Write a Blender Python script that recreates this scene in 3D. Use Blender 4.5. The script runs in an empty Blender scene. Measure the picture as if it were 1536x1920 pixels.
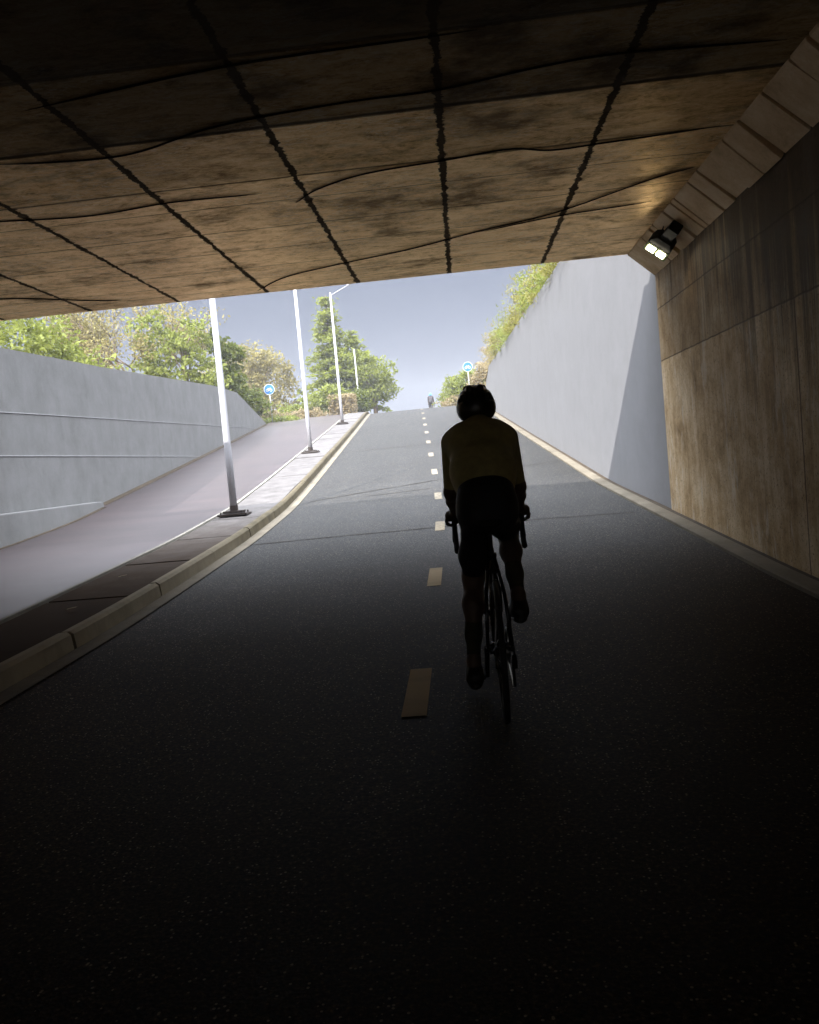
import bpy, math, random
import numpy as np
from mathutils import Vector, Matrix
random.seed(7); rng = np.random.default_rng(7)
S = bpy.context.scene; COL = S.collection

# ------------------------------------------------------------------ camera
cd = bpy.data.cameras.new("camera"); cam = bpy.data.objects.new("camera", cd); COL.objects.link(cam)
F_PX = 1538.0; VPX, VPY, ROLL = 865.0, 856.0, math.radians(4.95)
cd.sensor_fit = 'VERTICAL'; cd.sensor_height = 24.0; cd.lens = 24.0*F_PX/1920.0
cd.clip_start = 0.05; cd.clip_end = 2000
d_ = Vector(((VPX-768)/F_PX, -(VPY-960)/F_PX, -1.0)).normalized()
u_ = Vector((-math.sin(ROLL), math.cos(ROLL), 0)); u_ = (u_-u_.dot(d_)*d_).normalized()
x_ = d_.cross(u_)
R_ = Matrix((x_, d_, u_))                      # camera space -> world
cam.matrix_world = Matrix.Translation((0, 0, 1.32)) @ R_.to_4x4()
S.camera = cam
# ------------------------------------------------------------------ sky, sun, exposure
TRAVEL = Vector((0.36, 0.72, -0.60)).normalized()
sp = -TRAVEL; EL = math.asin(sp.z); AZ = math.atan2(sp.x, sp.y)
OVERHEAD_FILL = 73.0
W = bpy.data.worlds.new("World"); S.world = W; W.use_nodes = True
nt = W.node_tree; nt.nodes.clear()
sky = nt.nodes.new('ShaderNodeTexSky'); sky.sky_type = 'NISHITA'; sky.sun_disc = False
sky.sun_elevation = EL; sky.sun_rotation = AZ; sky.air_density = 1.0; sky.dust_density = 3.0; sky.ozone_density = 1.0
hs = nt.nodes.new('ShaderNodeHueSaturation'); hs.inputs['Saturation'].default_value = 0.55
bg = nt.nodes.new('ShaderNodeBackground'); bg.inputs['Strength'].default_value = 0.05
wo = nt.nodes.new('ShaderNodeOutputWorld')
# brighter unseen sky added overhead to fill the shade, pale blue towards the horizon
gt = nt.nodes.new('ShaderNodeTexCoord'); gs = nt.nodes.new('ShaderNodeSeparateXYZ'); gm_ = nt.nodes.new('ShaderNodeMapRange'); gm_.interpolation_type = 'SMOOTHSTEP'
gm_.inputs['From Min'].default_value = math.sin(math.radians(24)); gm_.inputs['From Max'].default_value = math.sin(math.radians(58))
gx = nt.nodes.new('ShaderNodeMix'); gx.data_type = 'RGBA'; gx.inputs[7].default_value = (OVERHEAD_FILL*.94, OVERHEAD_FILL*.98, OVERHEAD_FILL*1.07, 1)
nt.links.new(gt.outputs['Generated'], gs.inputs[0]); nt.links.new(gs.outputs[2], gm_.inputs[0]); nt.links.new(gm_.outputs[0], gx.inputs[0])
nt.links.new(sky.outputs[0], hs.inputs['Color']); sc_ = nt.nodes.new('ShaderNodeMix'); sc_.data_type = 'RGBA'; sc_.blend_type = 'MULTIPLY'; sc_.inputs[0].default_value = 1; sc_.inputs[7].default_value = (1.0, 1.03, 1.18, 1); nt.links.new(hs.outputs[0], sc_.inputs[6]); hz = nt.nodes.new('ShaderNodeMix'); hz.data_type = 'RGBA'; hz.inputs[0].default_value = .95; hz.inputs[7].default_value = (1.5, 1.82, 2.65, 1)
nt.links.new(sc_.outputs[2], hz.inputs[6]); nt.links.new(hz.outputs[2], gx.inputs[6]); nt.links.new(gx.outputs[2], bg.inputs[0]); nt.links.new(bg.outputs[0], wo.inputs[0])
sl = bpy.data.lights.new("sun", 'SUN'); sl.energy = 3.9; sl.angle = math.radians(0.5); sl.color = (1.0, 0.95, 0.90)
so = bpy.data.objects.new("sun", sl); COL.objects.link(so); so.rotation_euler = TRAVEL.to_track_quat('-Z', 'Y').to_euler()
S.view_settings.view_transform = 'Standard'; S.view_settings.look = 'None'
S.view_settings.exposure = 1.28; S.view_settings.gamma = 1.0; S.view_settings.use_curve_mapping = False
S.cycles.max_bounces = 10; S.cycles.diffuse_bounces = 6; S.cycles.glossy_bounces = 4

# ------------------------------------------------------------------ route of the road (plan and long section)
_Y = np.array([-60,0,3.9,6.7,8.4,11.4,14.7,18,24.5,32.4,39,42.5,46,52,60,80,220.])
_Z = np.array([-.05,-.02,0,.09,.19,.37,.62,1.0,1.77,2.72,3.53,3.93,4.15,4.33,4.42,4.5,4.5])
_X = np.array([-.2,-.2,-.2,-.2,-.2,-.22,-.32,-.46,-.78,-1.16,-1.48,-1.68,-1.95,-2.8,-4.6,-10,-70.])
_t = np.arange(-60, 220.01, 0.25); _w = np.hanning(11); _w /= _w.sum()
def _sm(v):
    a = np.interp(_t, _Y, v); p = np.pad(a, 5, mode='edge'); return np.convolve(p, _w, 'valid')
_tz = _sm(_Z); _tx = _sm(_X)
def rz(y): return float(np.interp(y, _t, _tz))
def rx(y): return float(np.interp(y, _t, _tx))
MOUTH = 11.08; REAR = -15.0; CEIL = 3.75; XR = 2.72; XL = -7.36
def stations(y0, y1):
    s = [y0]; y = y0
    while y < y1-1e-6:
        y = min(y1, y + (0.5 if y < 60 else 2.0 if y < 100 else 10)); s.append(y)
    return s

# ------------------------------------------------------------------ helpers
class MB:
    def __init__(s): s.v = []; s.f = []
    def add(s, vs, fs):
        n = len(s.v); s.v += [tuple(p) for p in vs]; s.f += [tuple(i+n for i in f) for f in fs]
    def box(s, c, d, rot=None):
        x, y, z = [k/2 for k in d]; P = []
        for a in (-1, 1):
            for b in (-1, 1):
                for e in (-1, 1):
                    p = Vector((a*x, b*y, e*z))
                    if rot is not None: p = rot @ p
                    P.append(p+Vector(c))
        s.add(P, [(0,1,3,2),(4,6,7,5),(0,4,5,1),(2,3,7,6),(0,2,6,4),(1,5,7,3)])
    def tube(s, pts, r, n=8, cap=True):
        pts = [Vector(p) for p in pts]; rs = r if isinstance(r, (list, tuple)) else [r]*len(pts)
        P = []; ref = None
        for i, p in enumerate(pts):
            t = (pts[min(i+1, len(pts)-1)]-pts[max(i-1, 0)]).normalized()
            if ref is None: ref = Vector((0, 0, 1)) if abs(t.z) < .9 else Vector((1, 0, 0))
            a = (ref-ref.dot(t)*t).normalized(); ref = a; b = t.cross(a)
            for k in range(n):
                q = 2*math.pi*k/n; P.append(p+rs[i]*(math.cos(q)*a+math.sin(q)*b))
        Fc = [(i*n+k, i*n+(k+1) % n, (i+1)*n+(k+1) % n, (i+1)*n+k) for i in range(len(pts)-1) for k in range(n)]
        if cap: Fc += [tuple(range(n))[::-1], tuple((len(pts)-1)*n+k for k in range(n))]
        s.add(P, Fc)
    def revolve(s, prof, c, axis='x', n=48, closed=True):
        P = []; m = len(prof)
        for i in range(n):
            q = 2*math.pi*i/n
            for (r, h) in prof:
                if axis == 'x': P.append((c[0]+h, c[1]+r*math.cos(q), c[2]+r*math.sin(q)))
                elif axis == 'y': P.append((c[0]+r*math.cos(q), c[1]+h, c[2]+r*math.sin(q)))
                else: P.append((c[0]+r*math.cos(q), c[1]+r*math.sin(q), c[2]+h))
        k2 = m if closed else m-1
        s.add(P, [(i*m+j, i*m+(j+1) % m, ((i+1) % n)*m+(j+1) % m, ((i+1) % n)*m+j) for i in range(n) for j in range(k2)])
    def loft(s, rings, closed=True, cap=True):
        m = len(rings[0]); P = [p for r in rings for p in r]
        k2 = m if closed else m-1
        Fc = [(i*m+j, i*m+(j+1) % m, (i+1)*m+(j+1) % m, (i+1)*m+j) for i in range(len(rings)-1) for j in range(k2)]
        if cap and closed: Fc += [tuple(range(m))[::-1], tuple((len(rings)-1)*m+j for j in range(m))]
        s.add(P, Fc)
    def build(s, name, mat, parent=None, smooth=False, bevel=0):
        me = bpy.data.meshes.new(name); me.from_pydata(s.v, [], s.f); me.update()
        return link(name, me, mat, parent, smooth, bevel)
def link(name, me, mat, parent=None, smooth=False, bevel=0):
    import bmesh
    bm = bmesh.new(); bm.from_mesh(me); bmesh.ops.recalc_face_normals(bm, faces=bm.faces)
    if bevel:
        es = [e for e in bm.edges if len(e.link_faces) == 2 and e.calc_face_angle(0) > .6]
        bmesh.ops.bevel(bm, geom=es, offset=bevel, segments=2, affect='EDGES', clamp_overlap=True)
    bm.to_mesh(me); bm.free()
    me.materials.append(mat)
    if smooth: me.polygons.foreach_set('use_smooth', [True]*len(me.polygons))
    o = bpy.data.objects.new(name, me); COL.objects.link(o)
    if parent: o.parent = parent
    return o
def raw(name, V, Q, mat, parent=None):
    me = bpy.data.meshes.new(name); V = np.asarray(V, np.float32); Q = np.asarray(Q, np.int32)
    me.vertices.add(len(V)); me.vertices.foreach_set('co', V.ravel())
    me.loops.add(Q.size); me.loops.foreach_set('vertex_index', Q.ravel())
    me.polygons.add(len(Q)); me.polygons.foreach_set('loop_start', np.arange(0, Q.size, Q.shape[1], dtype=np.int32))
    me.update(calc_edges=True); me.materials.append(mat)
    o = bpy.data.objects.new(name, me); COL.objects.link(o)
    if parent: o.parent = parent
    return o
def tag(o, label=None, cat=None, group=None, kind=None):
    if label: o['label'] = label
    if cat: o['category'] = cat
    if group: o['group'] = group
    if kind: o['kind'] = kind
    return o
def empty(name, loc=(0, 0, 0), rz_=0, **k):
    o = bpy.data.objects.new(name, None); COL.objects.link(o); o.location = loc; o.rotation_euler = (0, 0, rz_)
    o.empty_display_size = .2
    return tag(o, **k)
def copy_tree(o, parent=None):
    c = o.copy(); COL.objects.link(c); c.parent = parent
    for ch in list(o.children): copy_tree(ch, c)
    return c

# ------------------------------------------------------------------ materials
class NT:
    def __init__(s, name):
        s.m = bpy.data.materials.new(name); s.m.use_nodes = True; s.t = s.m.node_tree
        s.b = s.t.nodes['Principled BSDF']; s.out = s.t.nodes['Material Output']
        s.co = s.t.nodes.new('ShaderNodeNewGeometry').outputs['Position']
    def n(s, typ, **k):
        nd = s.t.nodes.new(typ)
        for a, b in k.items(): setattr(nd, a, b)
        return nd
    def l(s, a, b): s.t.links.new(a, b)
    def math(s, op, a, b=None, c=None, clamp=False):
        nd = s.n('ShaderNodeMath', operation=op); nd.use_clamp = clamp
        for i, v in enumerate((a, b, c)):
            if v is None: continue
            if isinstance(v, (int, float)): nd.inputs[i].default_value = v
            else: s.l(v, nd.inputs[i])
        return nd.outputs[0]
    def noise(s, scale=(1, 1, 1), detail=5, rough=.6, dist=0., co=None, off=(0, 0, 0)):
        mp = s.n('ShaderNodeMapping'); mp.inputs['Scale'].default_value = scale; mp.inputs['Location'].default_value = off
        s.l(co or s.co, mp.inputs[0])
        nd = s.n('ShaderNodeTexNoise'); nd.inputs['Scale'].default_value = 1; nd.inputs['Detail'].default_value = detail
        nd.inputs['Roughness'].default_value = rough; nd.inputs['Distortion'].default_value = dist
        s.l(mp.outputs[0], nd.inputs['Vector']); return nd.outputs['Fac']
    def ramp(s, f, stops):
        r = s.n('ShaderNodeValToRGB'); e = r.color_ramp.elements
        while len(e) < len(stops): e.new(.5)
        for i, (p, c) in enumerate(stops):
            e[i].position = p; e[i].color = (*c, 1) if len(c) == 3 else c
        s.l(f, r.inputs[0]); return r.outputs[0]
    def mix(s, f, a, b, mode='MIX'):
        nd = s.n('ShaderNodeMix', data_type='RGBA', blend_type=mode)
        for i, v in ((0, f), (6, a), (7, b)):
            if isinstance(v, (int, float)): nd.inputs[i].default_value = v
            elif isinstance(v, tuple): nd.inputs[i].default_value = (*v, 1) if len(v) == 3 else v
            else: s.l(v, nd.inputs[i])
        return nd.outputs[2]
    def sep(s):
        x = s.n('ShaderNodeSeparateXYZ'); s.l(s.co, x.inputs[0]); return x.outputs
    def bump(s, h, strength=.4, dist=.01, prev=None):
        b = s.n('ShaderNodeBump'); b.inputs['Strength'].default_value = strength; b.inputs['Distance'].default_value = dist
        s.l(h, b.inputs['Height'])
        if prev is not None: s.l(prev, b.inputs['Normal'])
        return b.outputs[0]
    def line(s, coord, pos, half, soft=.5):
        """1 on a thin line around coord == pos, 0 elsewhere"""
        a = s.math('ABSOLUTE', s.math('SUBTRACT', coord, pos))
        r = s.n('ShaderNodeMapRange'); r.inputs['From Min'].default_value = half*(1-soft); r.inputs['From Max'].default_value = half*(1+soft)
        r.inputs['To Min'].default_value = 1; r.inputs['To Max'].default_value = 0; s.l(a, r.inputs[0]); return r.outputs[0]
    def set(s, base=None, rough=None, normal=None, spec=None, metal=None):
        for k, v in (('Base Color', base), ('Roughness', rough), ('Normal', normal), ('Specular IOR Level', spec), ('Metallic', metal)):
            if v is None: continue
            if isinstance(v, (int, float)): s.b.inputs[k].default_value = v
            elif isinstance(v, tuple): s.b.inputs[k].default_value = (*v, 1)
            else: s.l(v, s.b.inputs[k])
        return s.m
def plain(name, c, rough=.6, metal=0., spec=.5, var=.25, scale=30, bump=0.):
    N = NT(name); f = N.noise((scale,)*3)
    a = tuple(k*(1-var) for k in c); b = tuple(min(1, k*(1+var)) for k in c)
    nm = N.bump(N.noise((scale*4,)*3), bump, .004) if bump else None
    return N.set(base=N.ramp(f, [(.3, a), (.7, b)]), rough=rough, metal=metal, spec=spec, normal=nm)

def m_ceiling():
    N = NT('ceiling_concrete'); x, y, z = N.sep()
    wob = N.math('MULTIPLY', N.math('SUBTRACT', N.noise((9, 9, 9), 4, .7), .5), .07)
    xs = N.math('ADD', x, wob); 
    wob2 = N.math('MULTIPLY', N.math('SUBTRACT', N.noise((.5, 3, 3), 3), .5), .05)
    ys = N.math('ADD', y, wob2)
    mott = N.noise((3.2, 7, 3), 8, .75, .8); fine = N.noise((18, 40, 30), 6, .8, .8); worn = N.noise((5.5, 17, 6), 8, .82, 2.2); board = N.noise((.8, 10, 3), 3, .5)
    f = N.math('MULTIPLY_ADD', mott, .5, N.math('MULTIPLY_ADD', fine, .38, N.math('MULTIPLY', board, .12)))
    base = N.ramp(f, [(.38, (.24, .13, .04)), (.45, (.62, .40, .16)), (.51, (.82, .58, .28)), (.60, (.93, .76, .47))])
    tx_ = N.ramp(N.math('MULTIPLY_ADD', mott, .55, N.math('MULTIPLY', fine, .45)), [(.40, (.12,)*3), (.50, (.6,)*3), (.60, (1.,)*3)])
    pale = N.ramp(worn, [(.52, (0, 0, 0)), (.57, (1, 1, 1))])
    pm = N.math('MULTIPLY', N.ramp(N.noise((.7, 1.1, 1), 3, off=(3, 1, 0)), [(.44, (0,)*3), (.56, (1,)*3)]), pale)
    base = N.mix(N.math('MULTIPLY', pm, .85), base, (.90, .80, .60))
    dk = N.ramp(N.noise((1.1, 1.6, 1), 6, .7, off=(9, 4, 0)), [(.50, (0,)*3), (.66, (1,)*3)])
    base = N.mix(N.math('MULTIPLY', dk, .8), base, (.13, .075, .028)); tx_ = N.math('MULTIPLY', tx_, N.math('MULTIPLY_ADD', dk, -.8, 1.))
    # each shutter panel has its own tone
    cx = N.math('FLOOR', N.math('DIVIDE', N.math('SUBTRACT', xs, .055), 1.225)); cy = N.math('FLOOR', N.math('DIVIDE', N.math('SUBTRACT', ys, .55), 2.1))
    cv = N.n('ShaderNodeCombineXYZ'); N.l(cx, cv.inputs[0]); N.l(cy, cv.inputs[1])
    wn = N.n('ShaderNodeTexWhiteNoise', noise_dimensions='2D'); N.l(cv.outputs[0], wn.inputs['Vector'])
    tone = N.math('MULTIPLY_ADD', wn.outputs['Value'], .45, .78)
    tc = N.n('ShaderNodeCombineXYZ'); [N.l(tone, tc.inputs[i]) for i in range(3)]
    base = N.mix(1.0, base, tc.outputs[0], 'MULTIPLY')
    # pours change at the construction joints; darker steps inward paint the light falloff
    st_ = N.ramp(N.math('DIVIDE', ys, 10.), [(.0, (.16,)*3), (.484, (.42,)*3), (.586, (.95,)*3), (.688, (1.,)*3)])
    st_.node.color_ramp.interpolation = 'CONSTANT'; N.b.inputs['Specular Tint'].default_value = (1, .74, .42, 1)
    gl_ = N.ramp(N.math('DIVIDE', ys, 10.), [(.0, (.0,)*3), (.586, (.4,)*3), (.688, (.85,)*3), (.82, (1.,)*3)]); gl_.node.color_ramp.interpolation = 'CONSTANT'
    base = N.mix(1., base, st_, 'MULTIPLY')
    # seams along the tunnel: ragged dark mortar
    ragged = N.math('MULTIPLY', N.math('POWER', N.noise((4, 7, 5), 7, .85), 3), .18)
    seam = None
    fx = N.math('SUBTRACT', N.math('FRACT', N.math('ADD', N.math('DIVIDE', N.math('SUBTRACT', xs, .055), 1.225), .5)), .5)
    ax = N.math('MULTIPLY', N.math('ABSOLUTE', fx), 1.225)
    seam = N.math('LESS_THAN', ax, N.math('ADD', ragged, .004))
    cross = None
    for p, h in ((3.1, .02), (4.85, .02), (5.86, .022), (6.88, .012), (7.45, .006), (8.2, .008), (8.95, .007), (9.68, .006), (10.25, .005), (10.7, .004)):
        c = N.line(ys, p, h); cross = c if cross is None else N.math('MAXIMUM', cross, c)
    allm = N.math('MAXIMUM', seam, N.math('MULTIPLY', cross, .85))
    base = N.mix(N.math('MULTIPLY', allm, .92), base, (.030, .018, .008))
    h = N.math('SUBTRACT', N.math('MULTIPLY_ADD', mott, .6, N.math('MULTIPLY_ADD', fine, .5, N.math('MULTIPLY', pm, .5))), allm)
    nrm = N.bump(h, .7, .010)
    N.set(base=base, rough=.9, spec=.05, normal=nrm)
    # added warm gloss, boosted at grazing angles to paint the glow near the mouth
    g = N.n('ShaderNodeBsdfGlossy'); g.inputs['Color'].default_value = (1, .73, .42, 1); g.inputs['Roughness'].default_value = .42; N.l(nrm, g.inputs['Normal'])
    fr = N.n('ShaderNodeFresnel'); fr.inputs['IOR'].default_value = 1.55; N.l(nrm, fr.inputs['Normal'])
    fac = N.math('MULTIPLY', N.math('MULTIPLY', N.math('SUBTRACT', 1., allm), N.math('MULTIPLY', gl_, tx_)), N.math('MULTIPLY', fr.outputs[0], 2.6), clamp=True)
    ms = N.n('ShaderNodeMixShader'); N.l(fac, ms.inputs[0]); N.l(N.b.outputs[0], ms.inputs[1]); N.l(g.outputs[0], ms.inputs[2]); N.l(ms.outputs[0], N.out.inputs[0])
    return N.m
def m_wall(name, dark, mid, light, lines=(), vert=(), streak=1.0, glaze=0.):
    N = NT(name); x, y, z = N.sep()
    st = N.noise((5, 5, .4), 9, .72, 0.); st2 = N.noise((34, 34, 14), 8, .8, 0.); big = N.noise((1.6, 1.6, 1.5), 9, .75, .3); fine = N.noise((60, 60, 60), 4)
    f = N.math('MULTIPLY_ADD', st, .42*streak, N.math('MULTIPLY_ADD', big, .6, N.math('MULTIPLY', st2, .25*streak)))
    lo = .25+.375*streak
    base = N.ramp(f, [(lo-.14, dark), (lo, mid), (lo+.13, light)])
    base = N.mix(N.math('MULTIPLY', N.math('SUBTRACT', fine, .3), .35), base, tuple(k*.5 for k in mid))
    wob = N.math('MULTIPLY', N.math('SUBTRACT', N.noise((6, 6, 6), 3), .5), .02)
    zz = N.math('ADD', z, wob); yy = N.math('ADD', y, wob); acc = None
    for (a, b, h, z0, z1) in lines:           # z = a + b*y, between y limits
        c = N.line(N.math('SUBTRACT', zz, N.math('MULTIPLY', y, b)), a, h)
        c = N.math('MULTIPLY', c, N.math('MULTIPLY', N.math('GREATER_THAN', y, z0), N.math('LESS_THAN', y, z1)))
        acc = c if acc is None else N.math('MAXIMUM', acc, c)
    for (p, h, z0, z1) in vert:
        c = N.math('MULTIPLY', N.line(yy, p, h), N.math('MULTIPLY', N.math('GREATER_THAN', z, z0), N.math('LESS_THAN', z, z1)))
        acc = c if acc is None else N.math('MAXIMUM', acc, c)
    hgt = N.math('MULTIPLY_ADD', st2, .5, N.math('MULTIPLY', fine, .3))
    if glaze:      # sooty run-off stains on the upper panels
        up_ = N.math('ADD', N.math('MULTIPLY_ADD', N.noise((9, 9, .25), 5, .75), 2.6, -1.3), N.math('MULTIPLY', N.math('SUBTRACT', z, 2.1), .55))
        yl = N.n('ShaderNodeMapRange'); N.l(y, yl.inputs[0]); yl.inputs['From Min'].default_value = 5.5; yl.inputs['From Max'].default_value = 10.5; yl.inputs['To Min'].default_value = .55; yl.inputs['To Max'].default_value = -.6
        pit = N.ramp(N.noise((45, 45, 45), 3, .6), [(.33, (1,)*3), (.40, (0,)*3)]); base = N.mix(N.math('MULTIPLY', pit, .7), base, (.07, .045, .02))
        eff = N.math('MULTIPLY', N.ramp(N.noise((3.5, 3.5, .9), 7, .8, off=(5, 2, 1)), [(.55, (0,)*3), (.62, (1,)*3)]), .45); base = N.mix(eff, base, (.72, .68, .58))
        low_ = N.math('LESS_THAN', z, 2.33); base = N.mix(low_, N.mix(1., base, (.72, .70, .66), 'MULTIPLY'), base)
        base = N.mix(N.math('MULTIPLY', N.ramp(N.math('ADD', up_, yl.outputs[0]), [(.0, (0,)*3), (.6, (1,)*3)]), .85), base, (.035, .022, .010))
    if acc is not None:
        base = N.mix(N.math('MULTIPLY', acc, .8), base, tuple(k*.35 for k in dark)); hgt = N.math('SUBTRACT', hgt, acc)
    return N.set(base=base, rough=N.math('MULTIPLY_ADD', big, -glaze, .9 if not glaze else .75), spec=.3 if not glaze else .1, normal=N.bump(hgt, .4, .008))
def m_asphalt():
    N = NT('asphalt')
    vo = N.n('ShaderNodeTexVoronoi'); vo.inputs['Scale'].default_value = 80; N.l(N.co, vo.inputs['Vector'])
    g1 = N.noise((55, 55, 55), 7, .8); g2 = N.noise((1.2, .5, 1), 5, .6); g3 = N.noise((.25, .6, 1), 4); trk = N.noise((5, .15, 1), 3)
    base = N.ramp(g1, [(.40, (.0078, .008, .0082)), (.5, (.034, .0345, .0345)), (.58, (.094, .094, .093)), (.67, (.24, .23, .217))])
    k = N.math('MULTIPLY_ADD', g2, .35, N.math('MULTIPLY_ADD', g3, .3, N.math('MULTIPLY_ADD', trk, .25, .5)))
    tc = N.n('ShaderNodeCombineXYZ'); [N.l(k, tc.inputs[i]) for i in range(3)]
    base = N.mix(1., base, tc.outputs[0], 'MULTIPLY')
    x, y, z = N.sep()         # tunnel shade and brown cast painted into the asphalt inside, ragged edge to grey
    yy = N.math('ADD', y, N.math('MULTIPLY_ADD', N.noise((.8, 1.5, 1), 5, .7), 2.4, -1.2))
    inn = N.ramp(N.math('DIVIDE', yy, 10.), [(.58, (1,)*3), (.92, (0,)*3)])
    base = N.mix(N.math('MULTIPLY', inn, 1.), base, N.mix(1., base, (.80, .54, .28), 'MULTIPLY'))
    sc = N.n('ShaderNodeSeparateColor'); N.l(vo.outputs['Color'], sc.inputs[0])
    chip = N.math('MULTIPLY', N.math('GREATER_THAN', sc.outputs[0], .91), N.math('LESS_THAN', vo.outputs['Distance'], .34))
    base = N.mix(N.math('MULTIPLY', chip, .8), base, (.40, .31, .19))
    h = N.math('ADD', N.math('MULTIPLY', vo.outputs['Distance'], .9), N.math('MULTIPLY', g1, .5))
    rough = N.math('SUBTRACT', N.math('MULTIPLY_ADD', g1, .3, .5), N.math('MULTIPLY', chip, .3))
    return N.set(base=base, rough=rough, spec=N.math('MULTIPLY_ADD', inn, -.045, .09), normal=N.bump(h, .35, .004))
def m_slab(name, c, var=.25, groove=None, scale=1., rough=.85, spec=.3):
    N = NT(name); a = N.noise((2*scale, 2*scale, 2), 5, .65); b = N.noise((40, 40, 40), 4, .7); d = N.noise((.6, .6, .6), 3)
    f = N.math('MULTIPLY_ADD', a, .5, N.math('MULTIPLY_ADD', b, .25, N.math('MULTIPLY', d, .25)))
    base = N.ramp(f, [(.36, tuple(k*(1-var) for k in c)), (.5, c), (.64, tuple(min(1, k*(1+var)) for k in c))])
    return N.set(base=base, rough=rough, spec=spec, normal=N.bump(N.math('ADD', b, a), .45 if spec < .5 else .15, .006))
def m_leaf(name, c1, c2, trans=.4):
    N = NT(name); f = N.noise((2.2, 2.2, 2.2), 5, .75)
    g = N.noise((17, 17, 17), 3, .7); ff = N.math('MULTIPLY_ADD', f, .6, N.math('MULTIPLY', g, .4))
    col = N.ramp(ff, [(.36, c1), (.62, c2)])
    N.set(base=col, rough=.6, spec=.2)
    tr = N.n('ShaderNodeBsdfTranslucent'); N.l(col, tr.inputs[0]); ms = N.n('ShaderNodeMixShader'); ms.inputs[0].default_value = trans
    N.l(N.b.outputs[0], ms.inputs[1]); N.l(tr.outputs[0], ms.inputs[2]); N.l(ms.outputs[0], N.out.inputs[0]); return N.m
def m_emit(name, c, s):
    N = NT(name); N.b.inputs['Emission Color'].default_value = (*c, 1); N.b.inputs['Emission Strength'].default_value = s
    return N.set(base=(.7, .7, .7), rough=.3)

M = {}
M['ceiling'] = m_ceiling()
M['tunnelwall'] = m_wall('tunnel_wall_concrete', (.16, .10, .045), (.50, .35, .185), (.76, .62, .42),
    lines=[(2.33, 0, .008, -60, 60), (3.0, 0, .008, -60, 60)], vert=[(6.75, .010, -1, 2.33), (7.75, .005, 1.4, 2.33), (9.1, .006, 2.33, 3.4), (4.3, .01, -1, 3.4), (8.05, .006, 3.0, 3.5)], streak=.85, glaze=.2)
M['haunch'] = m_wall('haunch_concrete', (.34, .23, .12), (.66, .48, .28), (.80, .66, .46), streak=.5)
M['outwall'] = m_wall('pale_concrete', (.195, .196, .199), (.212, .213, .219), (.23, .231, .24), streak=.4)
M['leftwall'] = m_wall('grey_concrete', (.15, .15, .145), (.192, .193, .19), (.23, .231, .23), streak=.45)
M['ledge'] = plain('ledge_concrete', (.32, .32, .33), .8)
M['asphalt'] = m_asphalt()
M['tar'] = plain('joint_tar', (.022, .016, .010), .9, spec=.1)
M['kerb'] = m_slab('kerb_concrete', (.28, .265, .225), .3)
M['gutter'] = m_slab('gutter_concrete', (.185, .163, .125), .3, spec=.08)
M['median'] = m_slab('median_slab', (.135, .128, .125), .35, scale=1.6, spec=.06)
def soil_and_shade(mat):      # blown-in earth on the slabs, with tunnel shade painted into its dark ramp
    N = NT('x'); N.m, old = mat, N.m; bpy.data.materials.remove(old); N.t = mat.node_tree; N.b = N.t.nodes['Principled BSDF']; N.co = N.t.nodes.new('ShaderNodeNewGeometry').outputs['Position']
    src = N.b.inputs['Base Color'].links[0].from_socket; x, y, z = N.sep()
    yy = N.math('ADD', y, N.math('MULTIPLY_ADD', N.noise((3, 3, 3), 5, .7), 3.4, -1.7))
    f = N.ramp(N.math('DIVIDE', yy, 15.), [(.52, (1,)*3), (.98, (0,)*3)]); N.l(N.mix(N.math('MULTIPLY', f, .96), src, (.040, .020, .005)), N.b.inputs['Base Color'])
soil_and_shade(M['median'])
M['path'] = m_slab('red_path', (.042, .031, .0325), .16, rough=.4, spec=.7)
M['paint'] = m_slab('road_paint', (.22, .195, .15), .6, scale=9, spec=.05)
def paler_inside(mat, inside, blot):     # light painted in as paler colour under cover; blot adds patchy stains
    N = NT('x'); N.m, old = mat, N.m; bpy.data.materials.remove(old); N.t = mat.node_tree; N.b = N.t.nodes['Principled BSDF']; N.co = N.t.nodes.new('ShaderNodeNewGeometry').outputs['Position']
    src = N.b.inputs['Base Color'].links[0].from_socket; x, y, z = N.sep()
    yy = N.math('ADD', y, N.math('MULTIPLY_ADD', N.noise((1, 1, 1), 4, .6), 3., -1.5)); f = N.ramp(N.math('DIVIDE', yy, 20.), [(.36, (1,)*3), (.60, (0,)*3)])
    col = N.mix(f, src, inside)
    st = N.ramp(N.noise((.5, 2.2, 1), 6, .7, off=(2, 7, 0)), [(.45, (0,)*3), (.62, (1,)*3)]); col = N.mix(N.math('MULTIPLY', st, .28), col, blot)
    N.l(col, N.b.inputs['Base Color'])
paler_inside(M['path'], (.19, .158, .17), (.115, .075, .075))
M['kerbface'] = m_slab('stained_kerb', (.11, .094, .062), .35, scale=2, spec=.1); paler_inside(M['kerbface'], (.36, .315, .23), (.10, .08, .05)); paler_inside(M['paint'], (.55, .44, .28), (.18, .16, .13))
M['earth'] = m_slab('dry_earth', (.20, .17, .10), .35)
M['dirt'] = m_slab('gutter_dirt', (.055, .04, .024), .4, scale=4)

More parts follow.
